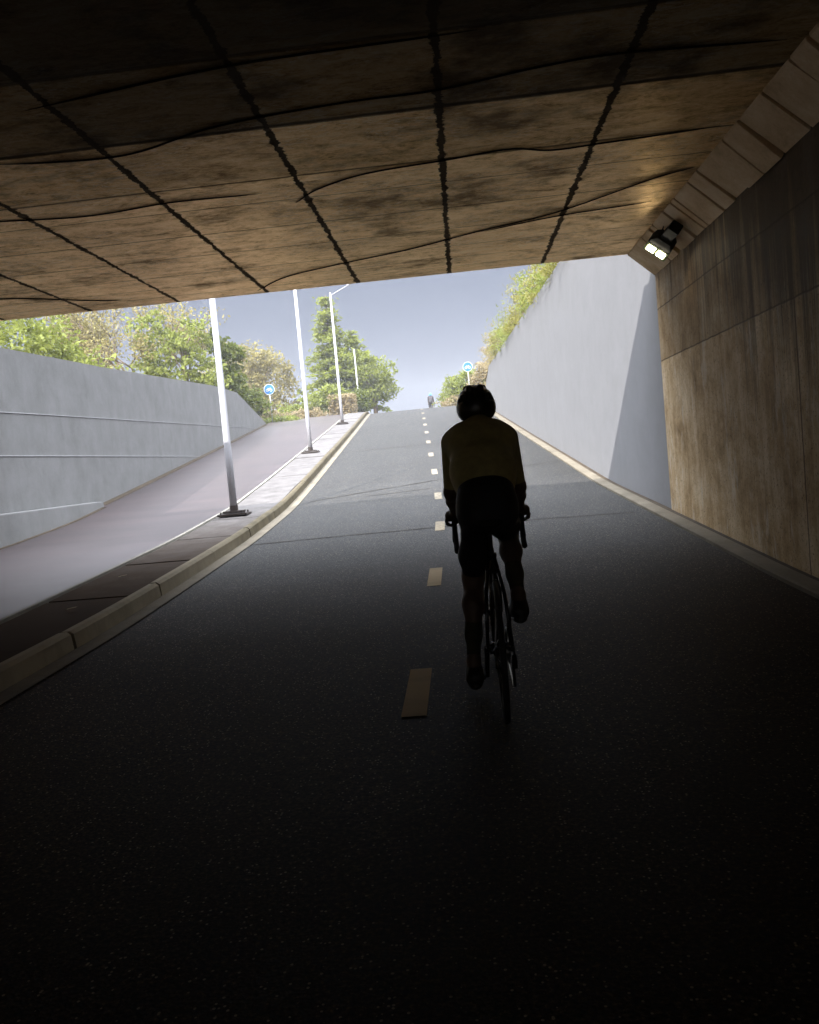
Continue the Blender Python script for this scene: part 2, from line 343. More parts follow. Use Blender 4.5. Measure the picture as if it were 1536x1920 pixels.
# ------------------------------------------------------------------ terrain and ground
def eL(y): return (XL-rx(y)) if y < 12.4 else -7.10-(y-12.5)*.67/25.5
def eR(y): return (XR-rx(y)) if y < MOUTH else 2.94
def wl_top(y): return float(np.interp(y, [0, 11, 13, 18, 29, 33, 39.6, 41], [3.7, 3.72, 3.78, 4.0, 4.62, 4.72, 3.82, 3.7]))
def wr_top(y): return float(np.interp(y, [0, 11, 37, 41.5, 43], [5.35, 5.35, 5.22, 3.9, 3.7]))
def section(name, prof, y0, y1, mat, parent=None, closed=False, kind='structure', smooth=False):
    """profile points are functions of y giving (offset from the road's centre line, height) or constants relative to the road"""
    rings = []
    for y in stations(y0, y1):
        r = []
        for p in prof:
            e, h = p(y) if callable(p) else (p[0], rz(y)+p[1])
            r.append((rx(y)+e, y, h))
        rings.append(r)
    mb = MB(); mb.loft(rings, closed=closed, cap=closed)
    o = mb.build(name, mat, parent, smooth=smooth)
    if kind and not parent: o['kind'] = kind
    return o
def zpl(y):   # land behind the left wall
    return float(np.interp(y, [-60, 11, 13, 29, 33, 40, 44, 60, 220], [3.6, 3.6, 3.65, 4.45, 4.5, 3.75, 4.15, 4.35, 4.3]))
def zpr(y):
    return float(np.interp(y, [-60, 36, 43, 50, 60, 220], [5.15, 5.05, 4.15, 4.25, 4.35, 4.3]))
ter = [lambda y, e=e: (e, zpl(y)-(.3 if e < -100 else 0)) for e in (-400, -120, -50, -25, -16, -12)]
ter += [lambda y: (eL(y)-.34, zpl(y)), lambda y: (eL(y)-.15, rz(y)-.06 if y < 41 else rz(y)+.05)]
ter += [(-6.5, -.06), (-4, -.06), (-2, -.06), (0, -.06), (2, -.06), (2.9, -.06)]
ter += [lambda y: (eR(y)+.15, rz(y)-.06 if y < 43 else rz(y)+.02), lambda y: (eR(y)+.34, zpr(y))]
ter += [lambda y, e=e: (e, zpr(y)+(.0)) for e in (5, 9, 16, 30, 60, 130, 400)]
section('ground', ter, -60, 220, M['earth'])
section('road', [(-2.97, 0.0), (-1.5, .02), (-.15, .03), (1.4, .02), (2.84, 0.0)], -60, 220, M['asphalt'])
road = bpy.data.objects['road']
def rsurf(e): return float(np.interp(e, [-2.97, -1.5, -.15, 1.4, 2.84], [0, .02, .03, .02, 0]))
# cycle path, median, kerbs, gutters
section('cycle_path', [lambda y: (eL(y)-.02, rz(y)+.125), (-5.5, .125), (-3.93, .125)], -60, 220, M['path'])
section('wall_foot_dirt', [lambda y: (eL(y)+.005, rz(y)+.160), lambda y: (eL(y)+.05, rz(y)+.137), lambda y: (eL(y)+.15, rz(y)+.129)], 16.7, 39.5, M['dirt'])
section('wall_foot_dirt', [lambda y: ((XL-rx(y) if y < 12.4 else eL(y))+.155, rz(y)+.135), lambda y: ((XL-rx(y) if y < 12.4 else eL(y))+.27, rz(y)+.130)], 4, 16.4, M['dirt'])
ks = MB()
kj = [-1.2+1.88*i for i in range(60)]      # kerb stones with open joints
ofs = 6.2-1.88*3-(-1.2); kj = [k for k in np.arange(6.2-1.9*20, 70, 1.9)]
kerb = empty('kerb', (0, 0, 0), kind='structure')
for i in range(len(kj)-1):
    a, b = kj[i]+.012, kj[i+1]-.012
    j = random.uniform(-.006, .006); hgt = random.uniform(-.006, .006)
    if kj[i] < 6.3: a += .02
    m = MB(); rings = []
    for y in np.linspace(a, b, 4):
        rings.append([(rx(y)+e+j, y, rz(y)+h+hgt*(h > 0)) for e, h in ((-3.065, -.05), (-3.065, .150), (-3.000, .152), (-2.968, .128), (-2.945, -.05))])
    m.loft(rings); ks.add(m.v, m.f)
ks.build('kerb_stones', M['kerbface'], kerb)
section('gutter', [(-2.95, .012), (-2.78, .014)], -60, 70, M['gutter'], kerb)
med = empty('median', (0, 0, 0), kind='structure')
gm = MB(); gy = list(np.arange(7.62-1.87*10, 70, 1.87))
for i in range(len(gy)-1):
    a, b = gy[i]+.025, gy[i+1]-.02; rings = []; t0 = random.uniform(-.008, .008); t1 = random.uniform(-.008, .008)
    for q, y in enumerate(np.linspace(a, b, 4)):
        dz = t0+(t1-t0)*q/3
        rings.append([(rx(y)+e, y, rz(y)+h+(dz if h > 0 else 0)) for e, h in ((-3.90, -.03), (-3.90, .14), (-3.085, .138), (-3.085, -.03))])
    gm.loft(rings)
gm.build('paving_slabs', M['median'], med)
section('slab_bed', [(-3.97, .09), (-3.06, .09)], -60, 70, M['dirt'], med)
section('edging', [(-3.975, -.02), (-3.975, .155), (-3.925, .155), (-3.925, -.02)], -60, 70, M['kerb'], med, closed=True)
rk = empty('kerb', (0, 0, 0), kind='structure')
section('kerb_strip', [(2.66, -.02), (2.66, .035), (2.68, .045), (2.83, .045), (2.83, -.02)], -60, 70, M['gutter'], rk, closed=True)
section('dirt_channel', [(2.83, .012), lambda y: (eR(y)+.01, rz(y)+.02)], -60, 43, M['dirt'], rk)
# lane dashes (painted on the road)
dash = None
for k in range(14):
    yc = 4.46+3.4*k; y0, y1 = yc-.42, yc+.42
    rings = [[(rx(y)-.215, y, rz(y)+rsurf(-.2)+.006), (rx(y)-.085, y, rz(y)+rsurf(-.1)+.006)] for y in np.linspace(y0, y1, 5)]
    m = MB(); m.loft(rings, closed=False, cap=False); m.build('lane_dash', M['paint'], road)
def tarline(pts, w, name='tar_joint'):
    rings = []; n = 30
    P = [Vector(p) for p in pts]
    for i in range(len(P)-1):
        for q in range(n):
            t = q/n; p = P[i].lerp(P[i+1], t); ww = w*random.uniform(.6, 1.3)
            y = p.y+random.uniform(-.01, .01)
            rings.append([(rx(y)+p.x, y-ww/2, rz(y)+rsurf(p.x)+.005), (rx(y)+p.x, y+ww/2, rz(y+ww/2)+rsurf(p.x)+.005)])
    m = MB(); m.loft(rings, closed=False, cap=False); m.build(name, M['tar'], road)
tarline([(-2.8, 11.15, 0), (2.66, 11.15, 0)], .035)
tarline([(-2.6, 15.5, 0), (-.2, 16.7, 0), (2.7, 18.3, 0)], .045)
tarline([(-2.8, 24.3, 0), (2.66, 24.0, 0)], .05)
tarline([(-1.5, 15.45, 0), (-.25, 15.7, 0)], .03, 'tar_crack')

# ------------------------------------------------------------------ underpass
up = empty('underpass', (0, MOUTH, 0), label='dark concrete underpass overhead with stained shuttered ceiling and streaked side wall', cat='underpass')
def upbuild(mb, name, mat, **k):
    mb.v = [(p[0], p[1]-MOUTH, p[2]) for p in mb.v]; return mb.build(name, mat, up, **k)
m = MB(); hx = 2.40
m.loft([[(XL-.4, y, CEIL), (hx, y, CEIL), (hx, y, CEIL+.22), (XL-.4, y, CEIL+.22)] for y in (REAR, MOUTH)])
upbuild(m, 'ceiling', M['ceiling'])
m = MB(); m.box((-2.3, (REAR+9.3)/2+.7, CEIL+.75), (11.4, 9.3-REAR-1.4, 1.0)); upbuild(m, 'deck', M['tunnelwall'])
m = MB(); z0 = -.3
m.loft([[(XR, y, z0), (XR+.3, y, z0), (XR+.3, y, CEIL+.22), (XR, y, CEIL-.28)] for y in (REAR, MOUTH)])
upbuild(m, 'side_wall', M['tunnelwall'])
m = MB(); m.loft([[(XL, y, z0), (XL-.3, y, z0), (XL-.3, y, CEIL-.004), (XL, y, CEIL-.004)] for y in (REAR, MOUTH)])
upbuild(m, 'side_wall', M['tunnelwall'])
m = MB(); y = -29.9     # haunch between ceiling and wall: board-marked, one box after another
widths = [.62, .2, .5, .34, .58, .3, .46, .25]
hm = MB(); i = 0
ys = [MOUTH]; 
while ys[-1] > REAR+.7: ys.append(ys[-1]-(.42 if i == 0 else random.choice([.16, .3, .38, .45, .5]))); i += 1
for a, b in zip(ys[1:], ys[:-1]):
    d = random.uniform(0, .035); g = random.uniform(.006, .024)
    A = [(hx-.012, CEIL+.02), (hx-.012-d*.3, CEIL-.01-d*.3), (XR+.012-d, CEIL-.30-d), (XR+.02, CEIL-.27)]
    hm.loft([[(px, yy, pz) for px, pz in A]+[(XR+.02, yy, CEIL+.02)] for yy in (a+(0 if b == MOUTH else g), b-(0 if b == MOUTH else g))])
hm2 = MB(); hm2.loft([[(hx, yy, CEIL+.02), (hx+.03, yy, CEIL+.01), (XR+.01, yy, CEIL-.24), (XR+.02, yy, CEIL+.02)] for yy in (REAR+.1, MOUTH-.01)])
upbuild(hm, 'haunch', M['haunch'], bevel=.006); upbuild(hm2, 'haunch_backing', M['dirt'])
# wandering dark joints on the ceiling (sagging sealant lines)
def ceil_line(pts, w, n=18):
    P = [Vector((p[0], p[1], 0)) for p in pts]; out = []
    for i in range(len(P)-1):
        p0 = P[max(i-1, 0)]; p1 = P[i]; p2 = P[i+1]; p3 = P[min(i+2, len(P)-1)]
        for q in range(n):
            t = q/n; out.append(.5*((2*p1)+(p2-p0)*t+(2*p0-5*p1+4*p2-p3)*t*t+(3*p1-p0-3*p2+p3)*t**3))
    m = MB(); rings = []
    for k, p in enumerate(out):
        e = min(1, min(k, len(out)-1-k)/8+.15); ww = w*e*random.uniform(.8, 1.15)
        rings.append([(p.x, p.y-ww/2, CEIL-.002), (p.x, p.y, CEIL-.012*e-.002), (p.x, p.y+ww/2, CEIL-.002)])
    m.loft(rings, closed=False, cap=False); upbuild(m, 'sealant_line', M['tar'])
CL_ = [([(-3.2, 5.95), (-2.3, 6.05), (-1.5, 5.75), (-.6, 5.62), (.05, 5.6), (.7, 5.45), (1.25, 5.4), (2.3, 5.5)], .035),
      ([(-1.3, 7.55), (-1.05, 7.25), (-.6, 7.0), (.06, 6.9), (.6, 6.82), (.95, 6.95), (1.4, 6.92), (2.3, 6.85)], .035),
      ([(-4.4, 7.0), (-3.2, 7.25), (-2.3, 7.15), (-1.5, 7.2)], .025),
      ([(-2.5, 10.9), (-2.0, 10.3), (-1.3, 9.95), (-.4, 9.6), (.4, 9.15), (1.2, 8.75), (2.0, 8.0), (2.35, 7.8)], .03),
      ([(.4, 9.2), (1.2, 8.9), (2.2, 8.75)], .02), ([(-6.4, 9.6), (-5.3, 9.9), (-4.6, 10.4), (-4.2, 10.6)], .05),
      ([(.3, 4.9), (-1.2, 4.95), (-2.6, 5.2)], .04)]
for p, w in CL_: ceil_line(p, w*.42)

# retaining walls outside
def wallmesh(name, yy, fe, ft, thick, side, mat, label, cat, cap=True):
    root = empty(name, (rx(yy[0])+fe(yy[0]), yy[0], rz(yy[0])), label=label, cat=cat)
    ox, oy, oz = root.location; m = MB(); rings = []; cr = []
    for y in yy:
        xf = rx(y)+fe(y); xb = xf+side*thick; zt = ft(y); zb = rz(y)-.3
        rings.append([(xf-ox, y-oy, zb-oz), (xf-ox, y-oy, zt-oz), (xb-ox, y-oy, zt-oz), (xb-ox, y-oy, zb-oz)])
    m.loft(rings); m.build('wall', mat, root)
    return root
yy = [MOUTH+.005]+list(np.arange(11.5, 43.01, .5))
rw = wallmesh('retaining_wall', yy, lambda y: float(np.interp(y, [11, 13], [XR+.02-rx(11), 2.94])), wr_top, .3, 1, M['outwall'],
    'tall pale sunlit concrete retaining wall rising right of the road beyond the tunnel mouth', 'retaining wall')
yy = [MOUTH+.005]+list(np.arange(11.5, 39.6, .5))+[39.7]
lw = wallmesh('retaining_wall', yy, eL, wl_top, .3, -1, M['leftwall'], 'long grey concrete retaining wall along the left side of the red path', 'retaining wall')
def ledge(f, y0, y1, h):
    o = lw.location; m = MB(); rings = []
    for y in stations(y0, y1):
        x = rx(y)+eL(y)-o.x; z = f(y)-o.z
        rings.append([(x-.01, y-o.y, z-h), (x+.012, y-o.y, z-h), (x+.012, y-o.y, z), (x-.01, y-o.y, z+.006)])
    m.loft(rings); m.build('formwork_ridge', M['ledge'], lw)
ledge(lambda y: 2.0+(y-12)*.006, MOUTH+.1, 26, .012); ledge(lambda y: 2.72+(y-13)*.03, MOUTH+.1, 37, .01)
m = MB(); rings = []
for y in np.arange(4, 16.6, .5):
    x = rx(y)+eL(y) if y > 12.4 else XL
    rings.append([(x-.004+.0, y, rz(y)-.1), (x+.18, y, rz(y)-.1), (x+.17, y, 1.06), (x+.002, y, 1.075)])
m.loft(rings); lo = m.build('low_wall', M['leftwall'], bevel=.01); tag(lo, 'low concrete plinth at the foot of the grey left wall, tapering into the path', 'low wall')

# ------------------------------------------------------------------ floodlight under the haunch
M['blk'] = plain('black_metal', (.015, .015, .013), .8, .0, spec=.2)
M['lens'] = m_emit('led_panel', (1.0, .88, .66), 14.0); M['lensframe'] = plain('pale_green_metal', (.35, .42, .22), .4, .3)
fl = empty('floodlight', (2.45, 9.55, 3.50), label='black floodlight with two bright square panels hung at the ceiling corner', cat='floodlight')
fl.scale = (.76, .85, .85); fl.rotation_euler = (0, math.radians(38), 0)       # y along the tunnel, local z normal to the haunch
m = MB(); m.loft([[(-w, y, -h0), (w, y, -h0), (w, y, h1), (-w, y, h1)] for y, w, h0, h1 in ((-.16, .11, .03, .10), (-.04, .17, .05, .10), (.10, .19, .06, .08))])
m.build('housing', M['blk'], fl, bevel=.008)
m = MB(); m.box((.0, -.36, .06), (.17, .42, .13)); m.build('gear_box', M['blk'], fl, bevel=.01)
for k in range(5): m = MB()
m = MB()
tilt = Matrix.Rotation(math.radians(-26), 3, 'X')
m.box((0, .15, -.075), (.38, .16, .04), tilt); pn = m.build('panel_frame', M['lensframe'], fl, bevel=.004)
for sx in (-.085, .085):
    m = MB(); m.box(Vector((sx, .15, -.075))+tilt @ Vector((0, 0, -.022)), (.125, .095, .006), tilt); m.build('light_panel', M['lens'], pn)
m = MB(); m.tube([(-.10, -.08, .08), (-.17, -.10, .30)], .008, 6); m.build('hanger_rod', M['blk'], fl)
m = MB(); m.box((-.172, -.10, .31), (.14, .05, .01)); m.build('hanger_plate', M['blk'], fl)

# ------------------------------------------------------------------ lamp posts
M['post'] = plain('white_post_paint', (.44, .44, .47), .5, .1, var=.04); M['postbase'] = plain('dark_base_metal', (.045, .035, .03), .6, .2)
def make_post():
    r = empty('street_lamp', (0, 0, 0))
    m = MB(); m.tube([(0, 0, .17), (0, 0, 1.1), (0, 0, 5.5)], [.062, .060, .042], 14); m.build('post', M['post'], r, smooth=True)
    m = MB(); m.tube([(0, 0, .085), (0, 0, .17)], .072, 12); m.build('collar', M['postbase'], r)
    m = MB(); m.box((0, 0, .065), (.34, .22, .035)); m.box((0, 0, .02), (.50, .34, .035)); b = m.build('base_plate', M['postbase'], r, bevel=.004)
    for sx in (-.2, .2):
        for sy in (-.12, .12): m = MB(); m.tube([(sx, sy, .03), (sx, sy, .075)], .014, 6); m.build('anchor_bolt', M['postbase'], b)
    m = MB(); m.tube([(0, 0, 5.38), (.25, 0, 5.50), (.8, 0, 5.74)], [.022, .02, .016], 8); m.build('arm', M['post'], r, smooth=True)
    m = MB(); m.loft([[(x, -w, z-.02), (x, w, z-.02), (x, w*.8, z+.03), (x, -w*.8, z+.03)] for x, w, z in ((.72, .04, 5.72), (.85, .09, 5.77), (1.2, .08, 5.90))])
    m.build('lamp_head', M['post'], r, bevel=.01)
    return r
p0 = make_post()
PL = ['white lamp post nearest the tunnel mouth, on the paved strip', 'white lamp post in the middle of the row, between nearest post and conifer',
      'white lamp post standing in front of the conifer, third along the strip']
for i, y in enumerate((13.6, 23.7, 34.6)):
    o = p0 if i == 0 else copy_tree(p0)
    o.location = (rx(y)-3.60, y, rz(y)+.14)
    tag(o, PL[i], 'street lamp', 'white lamp posts along the paved strip')
o = copy_tree(p0); y = 47.0; o.location = (-5.55, y, rz(y)+.14); tag(o, 'far white lamp post half hidden inside the conifer foliage', 'street lamp', 'white lamp posts along the paved strip')
o.scale = (.8, .8, .66)
for ch in list(o.children):
    if ch.name.startswith(('arm', 'lamp_head')): bpy.data.objects.remove(ch)

# ------------------------------------------------------------------ signs
M['blue'] = plain('sign_blue', (.02, .16, .50), .4, var=.05); M['white'] = plain('sign_white', (.8, .8, .8), .4, var=.03); M['galv'] = plain('galvanised_post', (.38, .38, .37), .5, .4)
def sign(loc, r, label, hdisc):
    t = empty('road_sign', loc, label=label, cat='road sign')
    m = MB(); m.tube([(0, .03, -.3), (0, .03, hdisc+r*.8)], .03, 8); m.build('sign_post', M['galv'], t, smooth=True)
    m = MB(); m.tube([(0, -.005, hdisc), (0, .010, hdisc)], r, 32); d = m.build('sign_plate', M['white'], t)
    m = MB(); m.tube([(0, -.009, hdisc), (0, -.0055, hdisc)], r*.92, 32); m.build('blue_face', M['blue'], d)
    g = MB(); s = r*.62; yb = -.013
    def bar(a, b, w=.05):
        a = Vector((a[0]*s, 0, a[1]*s)); b = Vector((b[0]*s, 0, b[1]*s)); L = (b-a).length; ang = math.atan2((b-a).z, (b-a).x)
        g.box(((a.x+b.x)/2, yb, hdisc+(a.z+b.z)/2), (L, .004, w*s*2), Matrix.Rotation(-ang, 3, 'Y'))
    for cx in (-.55, .55): g.revolve([(.30*s, -.002), (.42*s, -.002), (.42*s, .002), (.30*s, .002)], (cx*s, yb, hdisc-.25*s), 'y', 20)
    for a, b in (((-.55, -.25), (-.3, .25)), ((-.3, .25), (.35, .25)), ((.35, .25), (-.05, -.25)), ((-.05, -.25), (-.3, .25)), ((-.05, -.25), (-.55, -.25)),
                 ((.55, -.25), (.3, .45)), ((.3, .45), (.5, .5)), ((-.4, .38), (-.18, .38)), ((-.3, .25), (-.3, .38))): bar(a, b)
    g.build('bicycle_symbol', M['white'], d); return t
sign((-9.3, 41, 3.8), .27, 'round blue cycle sign on grey post beside the left wall end', 1.74)
sign((.70, 41.2, 4.0), .24, 'round blue cycle sign above the bushes at the right wall end', 1.72)

# ------------------------------------------------------------------ vegetation
M['bark'] = plain('bark', (.16, .12, .08), .9, var=.4, bump=.3)
LG = m_leaf('leaf_bright', (.135, .16, .028), (.29, .33, .075)); LO = m_leaf('leaf_olive', (.19, .165, .06), (.36, .32, .13)); LD = m_leaf('leaf_dark', (.06, .085, .012), (.17, .20, .035))
LC = m_leaf('leaf_conifer', (.14, .17, .025), (.31, .35, .07), .5); LY = m_leaf('leaf_yellow', (.16, .16, .035), (.30, .28, .07)); LB = m_leaf('leaf_dry', (.24, .19, .10), (.40, .33, .19))
def leaves(C, size, aspect=.5, flat=0.0):
    n = len(C); a = rng.normal(size=(n, 3)); a[:, 2] *= (1-flat); a /= np.linalg.norm(a, axis=1)[:, None]
    b = rng.normal(size=(n, 3)); b[:, 2] *= (1-flat); b -= (a*b).sum(1)[:, None]*a; b /= np.linalg.norm(b, axis=1)[:, None]
    s = size*rng.uniform(.6, 1.4, n)[:, None]
    V = np.stack([C-a*s, C+b*s*aspect, C+a*s, C-b*s*aspect], 1).reshape(-1, 3)
    return V, np.arange(n*4).reshape(-1, 4)
def cloud(blobs, n, clump=.35, per=26):
    """leaf positions in clumps on and inside ellipsoids"""
    w = np.array([b[1][0]*b[1][1]*b[1][2] for b in blobs])**.67; w /= w.sum(); out = []
    for (c, r), k in zip(blobs, w):
        nc = max(3, int(n*k/per)); u = rng.normal(size=(nc, 3)); u /= np.linalg.norm(u, axis=1)[:, None]
        rad = rng.uniform(.35, 1.0, nc)**.5; P = np.array(c)+u*rad[:, None]*np.array(r)*rng.uniform(.85, 1.15, (nc, 1))
        cs = clump*rng.uniform(.5, 1.4, nc)
        L = P[:, None, :]+rng.normal(size=(nc, per, 3))*cs[:, None, None]*np.array([1, 1, .6])*.6
        out.append(L.reshape(-1, 3))
    return np.concatenate(out)
def plant(name, loc, label, cat, blobs, n, mat, size=.12, clump=.35, trunk=None, flat=0., group=None, aspect=.5, crown='crown', branches=8):
    t = empty(name, loc, label=label, cat=cat, group=group)
    V, Q = leaves(cloud(blobs, n, clump), size, aspect, flat); raw(crown, V, Q, mat, t)
    m = MB(); h = max(b[0][2] for b in blobs)
    tr = trunk or .03
    m.tube([(0, 0, -.4), (.05, 0, h*.35), (-.04, .05, h*.8)], [tr*1.3, tr, tr*.4], 8)
    for k in range(branches):
        c, r = random.choice(blobs); z = h*random.uniform(.1, .6)
        e = Vector(c)+Vector([random.uniform(-.75, .75)*q for q in r]); s_ = Vector((0, 0, z)); mid = s_.lerp(e, .5)+Vector((random.uniform(-.2, .2), random.uniform(-.2, .2), random.uniform(0, .25)))
        m.tube([s_, mid, e], [tr*.5, tr*.33, tr*.1], 5)
    m.build('trunk' if trunk else 'stems', M['bark'], t, smooth=True); return t
# left of the road, behind the grey wall
plant('tree', (-14.6, 24, 4.2), 'bright green bushy tree at far left above the grey wall', 'tree',
      [((-1.2, 0, 1.6), (2.4, 1.8, 1.9)), ((1.4, 0, 1.3), (1.9, 1.5, 1.7)), ((-3.2, 0, 1.4), (1.6, 1.5, 1.8)), ((2.9, .5, .5), (1.3, 1, 1.0))], 20000, LG, .09, .4, trunk=.16)
# airy tree with bare twigs
def twiggy(loc, label, H, spread, nleaf, mat, lsize, levels=5, seed=3, leaf_per=10, up0=.75):
    rd = random.Random(seed); t = empty('tree', loc, label=label, cat='tree'); m = MB(); tips = []
    def grow(p, d, L, r, lv):
        e = p+d*L; mid = p.lerp(e, .5)+Vector((rd.uniform(-1, 1), rd.uniform(-1, 1), 0))*L*.08
        m.tube([p, mid, e], [r, r*.85, r*.7], 5 if lv > 1 else 8)
        if lv >= 3: tips.append(e); tips.append(mid)
        if lv >= levels: return
        for k in range(rd.choice([2, 3, 3])):
            nd = (d+Vector((rd.uniform(-1, 1)*spread, rd.uniform(-1, 1)*spread, rd.uniform(-.35, .45)))).normalized()
            grow(e, nd, L*rd.uniform(.62, .88), r*.62, lv+1)
    for k in range(4):
        a = k*1.6+rd.uniform(0, 1); grow(Vector((0, 0, -.4)), Vector((math.cos(a)*.6, math.sin(a)*.5, up0+.4)).normalized(), H*.30, .09, 0)
    m.build('trunk', M['bark'], t, smooth=True)
    T = np.array([tuple(p) for p in tips]); idx = rng.integers(0, len(T), nleaf//leaf_per)
    C = (T[idx][:, None, :]+rng.normal(size=(len(idx), leaf_per, 3))*.22).reshape(-1, 3)
    V, Q = leaves(C, lsize); raw('crown', V, Q, mat, t); return t
twiggy((-13.6, 34.5, 4.3), 'airy tree with bare twigs and sparse olive leaves behind the grey wall', 5.6, .8, 9000, LO, .075, 5, 5)
plant('tree', (-10.9, 33, 4.5), 'green tree with drooping fronds just left of the nearest lamp post top', 'tree',
      [((-.3, 0, 1.3), (1.6, 1.3, 1.5)), ((.9, 0, .9), (.7, .8, 1.0)), ((-1.6, 0, .9), (1.2, 1, 1.2)), ((.3, 0, 2.6), (.9, .8, .9)), ((-1.2, 0, 2.9), (1.0, .8, .9))], 5200, LG, .10, .3, trunk=.12)
plant('tree', (-9.75, 35, 4.3), 'small tree with feathery dark green fronds above the bend of the wall', 'tree',
      [((.1, 0, 1.2), (.7, .6, 1.2)), ((.35, 0, 2.3), (.55, .5, .5)), ((-.3, 0, 2.8), (.4, .4, .5))], 1900, LD, .11, .22, trunk=.06)
plant('shrub', (-10.9, 40, 3.9), 'dark green shrub against the sloping end of the grey wall', 'shrub',
      [((0, 0, 1.3), (1.0, .9, 1.2)), ((.9, 0, .8), (.8, .7, .7)), ((-.9, 0, 1.6), (.8, .8, .9))], 5200, LD, .10, .3)
plant('tree', (-12.8, 50, 4.2), 'wide olive brown tree behind the left cycle sign', 'tree',
      [((-.6, 0, 2.6), (2.4, 1.5, 2.4)), ((1.6, 0, 2.2), (1.6, 1.3, 2.4)), ((.6, 0, 3.9), (1.5, 1, 1.2))], 11000, LO, .10, .4, trunk=.15)
plant('shrub', (-13.3, 46, 4.1), 'lime green bush between dark shrub and left cycle sign', 'shrub',
      [((0, 0, 2.0), (1.6, .9, 1.4)), ((1.2, 0, 1.2), (.9, .7, .9))], 2600, LG, .10, .3)
# conifer
def conifer(loc, H, R, label, n=9000, seed=2, shift=0):
    rd = random.Random(seed); t = empty('conifer', loc, label=label, cat='conifer tree'); m = MB(); m.tube([(0, 0, -.4), (0, 0, H)], [.16, .03], 8); L = []
    z = H*.12
    while z < H:
        f = 1-z/H; rr = R*(f**.75)*rd.uniform(.72, 1.12)
        for k in range(rd.choice([5, 6, 7])):
            a = rd.uniform(0, 6.283); q = rr*rd.uniform(.65, 1.15); dx, dy = math.cos(a), math.sin(a)
            tip = Vector((dx*q, dy*q, z-q*.12)); m.tube([(0, 0, z), tip*.5+Vector((0, 0, z*.5+.04*q)), tip], [.03, .02, .006], 4)
            for s in np.arange(.15, 1.02, .07/max(q, .3)*2.0):
                c = Vector((0, 0, z)).lerp(tip, s)+Vector((0, 0, .10*q*math.sin(s*3.1)))
                w = .09+.16*math.sin(min(1, s)*2.6)
                for _ in range(7): L.append((c.x+rd.gauss(0, w), c.y+rd.gauss(0, w), c.z-abs(rd.gauss(0, .07))+rd.gauss(0, .03)))
        z += rd.uniform(.16, .30)
    V, Q = leaves(np.array(L), .135, .42, .5); raw('crown', V, Q, LC, t); m.build('trunk', M['bark'], t, smooth=True); return t
conifer((-7.35, 50, 4.25), 7.5, 2.7, 'tall pointed conifer with layered branches behind the third lamp post')
conifer((-6.1, 51, 4.2), 5.5, 2.3, 'second shorter conifer merging into right side of the pointed one', seed=9)
plant('tree', (-4.95, 50, 4.2), 'broad green bushy tree on the right flank of the conifers', 'tree',
      [((0, 0, 2.6), (1.35, 1.1, 1.2)), ((-.9, 0, 3.2), (1.1, 1, 1.0)), ((.6, 0, 1.7), (.7, .8, .8)), ((-.4, 0, 1.2), (1.0, .9, .8))], 6800, LC, .10, .28, trunk=.12)
plant('hedge', (-7.9, 45, 4.05), 'green clipped bushes beneath the conifer beside the paved strip', 'hedge',
      [((0, 0, .7), (1.1, .7, .8)), ((1.2, 0, 1.0), (1.0, .7, .8)), ((-1.3, 0, .5), (.8, .6, .5))], 5200, LG, .085, .25)
t = empty('hedge', (-6.15, 44.5, 4.0), label='boxy brown dry hedge at the foot of the conifer', cat='hedge')
C = np.stack([rng.uniform(-.75, .75, 3600), rng.uniform(-.4, .4, 3600), rng.uniform(-.2, 1.25, 3600)], 1); V, Q = leaves(C, .075); raw('foliage', V, Q, LB, t)
m = MB(); [m.tube([(x, 0, -.4), (x*1.1, .1, 1.0)], [.03, .01], 5) for x in (-.6, -.2, .25, .6)]; m.build('stems', M['bark'], t)
plant('hedge', (-5.3, 46, 4.1), 'narrow dark green hedge at the crest between dry hedge and road', 'hedge', [((0, 0, .7), (.35, .5, .9))], 1500, LD, .08, .2)
for i, (x, y, z, w, h, mt, lb) in enumerate([(-9.0, 41.5, 3.72, 1.2, .45, LG, 'low green weeds by the end of the grey wall'), (-8.2, 43.5, 3.9, 1.3, .7, LB, 'dry pale grass bank below left cycle sign'),
        (-9.9, 42.5, 3.9, .9, .8, LB, 'dry grass clump behind the wall tip')]):
    plant('weeds', (x, y, z), lb, 'weeds', [((0, 0, h*.35), (w, .8, h*.6))], 2400, mt, .07, .2, crown='foliage')
# plants on top of the right wall
k = 0
rows = [(17.6, .55, LY), (19.2, .7, LY), (20.6, .5, LG), (22.0, .6, LY), (23.6, .55, LG), (25.4, .75, LY), (27.4, .5, LY), (29.0, .45, LG), (31.0, .8, LG), (33.2, .7, LY), (35.2, .8, LO), (37.4, .8, LB)]
lab = ['first and nearest yellow green', 'tall spiky yellow', 'small green', 'third yellow green', 'leafy green mid-wall', 'tall leaning yellow', 'low yellow', 'smallest low green', 'rounded bright green', 'yellow tinged', 'olive brown', 'dry brown']
for (y, h, mt), lb in zip(rows, lab):
    x = rx(y)+eR(y)+.16; h *= 1.55
    t = plant('wall_shrub', (x, y, wr_top(y)-.05), lb+' shrub overhanging the top of the pale right wall', 'shrub',
          [((0, 0, h*.40), (.28, .75, h*.50)), ((-.12, .3, h*.25), (.24, .6, h*.30)), ((random.uniform(-.3, .1), random.uniform(-.5, .5), h*.9), (.10, .20, h*.42)), ((random.uniform(-.35, 0), random.uniform(-.6, .6), h*.7), (.08, .15, h*.35))], 950, mt, .075, .22, group='shrubs along the top of the right wall', crown='foliage', aspect=.16)
plant('shrub', (1.35, 43.5, 4.0), 'brown dry bush hugging the end of the right wall', 'shrub', [((0, 0, .8), (.55, .6, 1.1)), ((.2, 0, 1.7), (.3, .5, .5))], 3200, LB, .08, .22, crown='foliage')
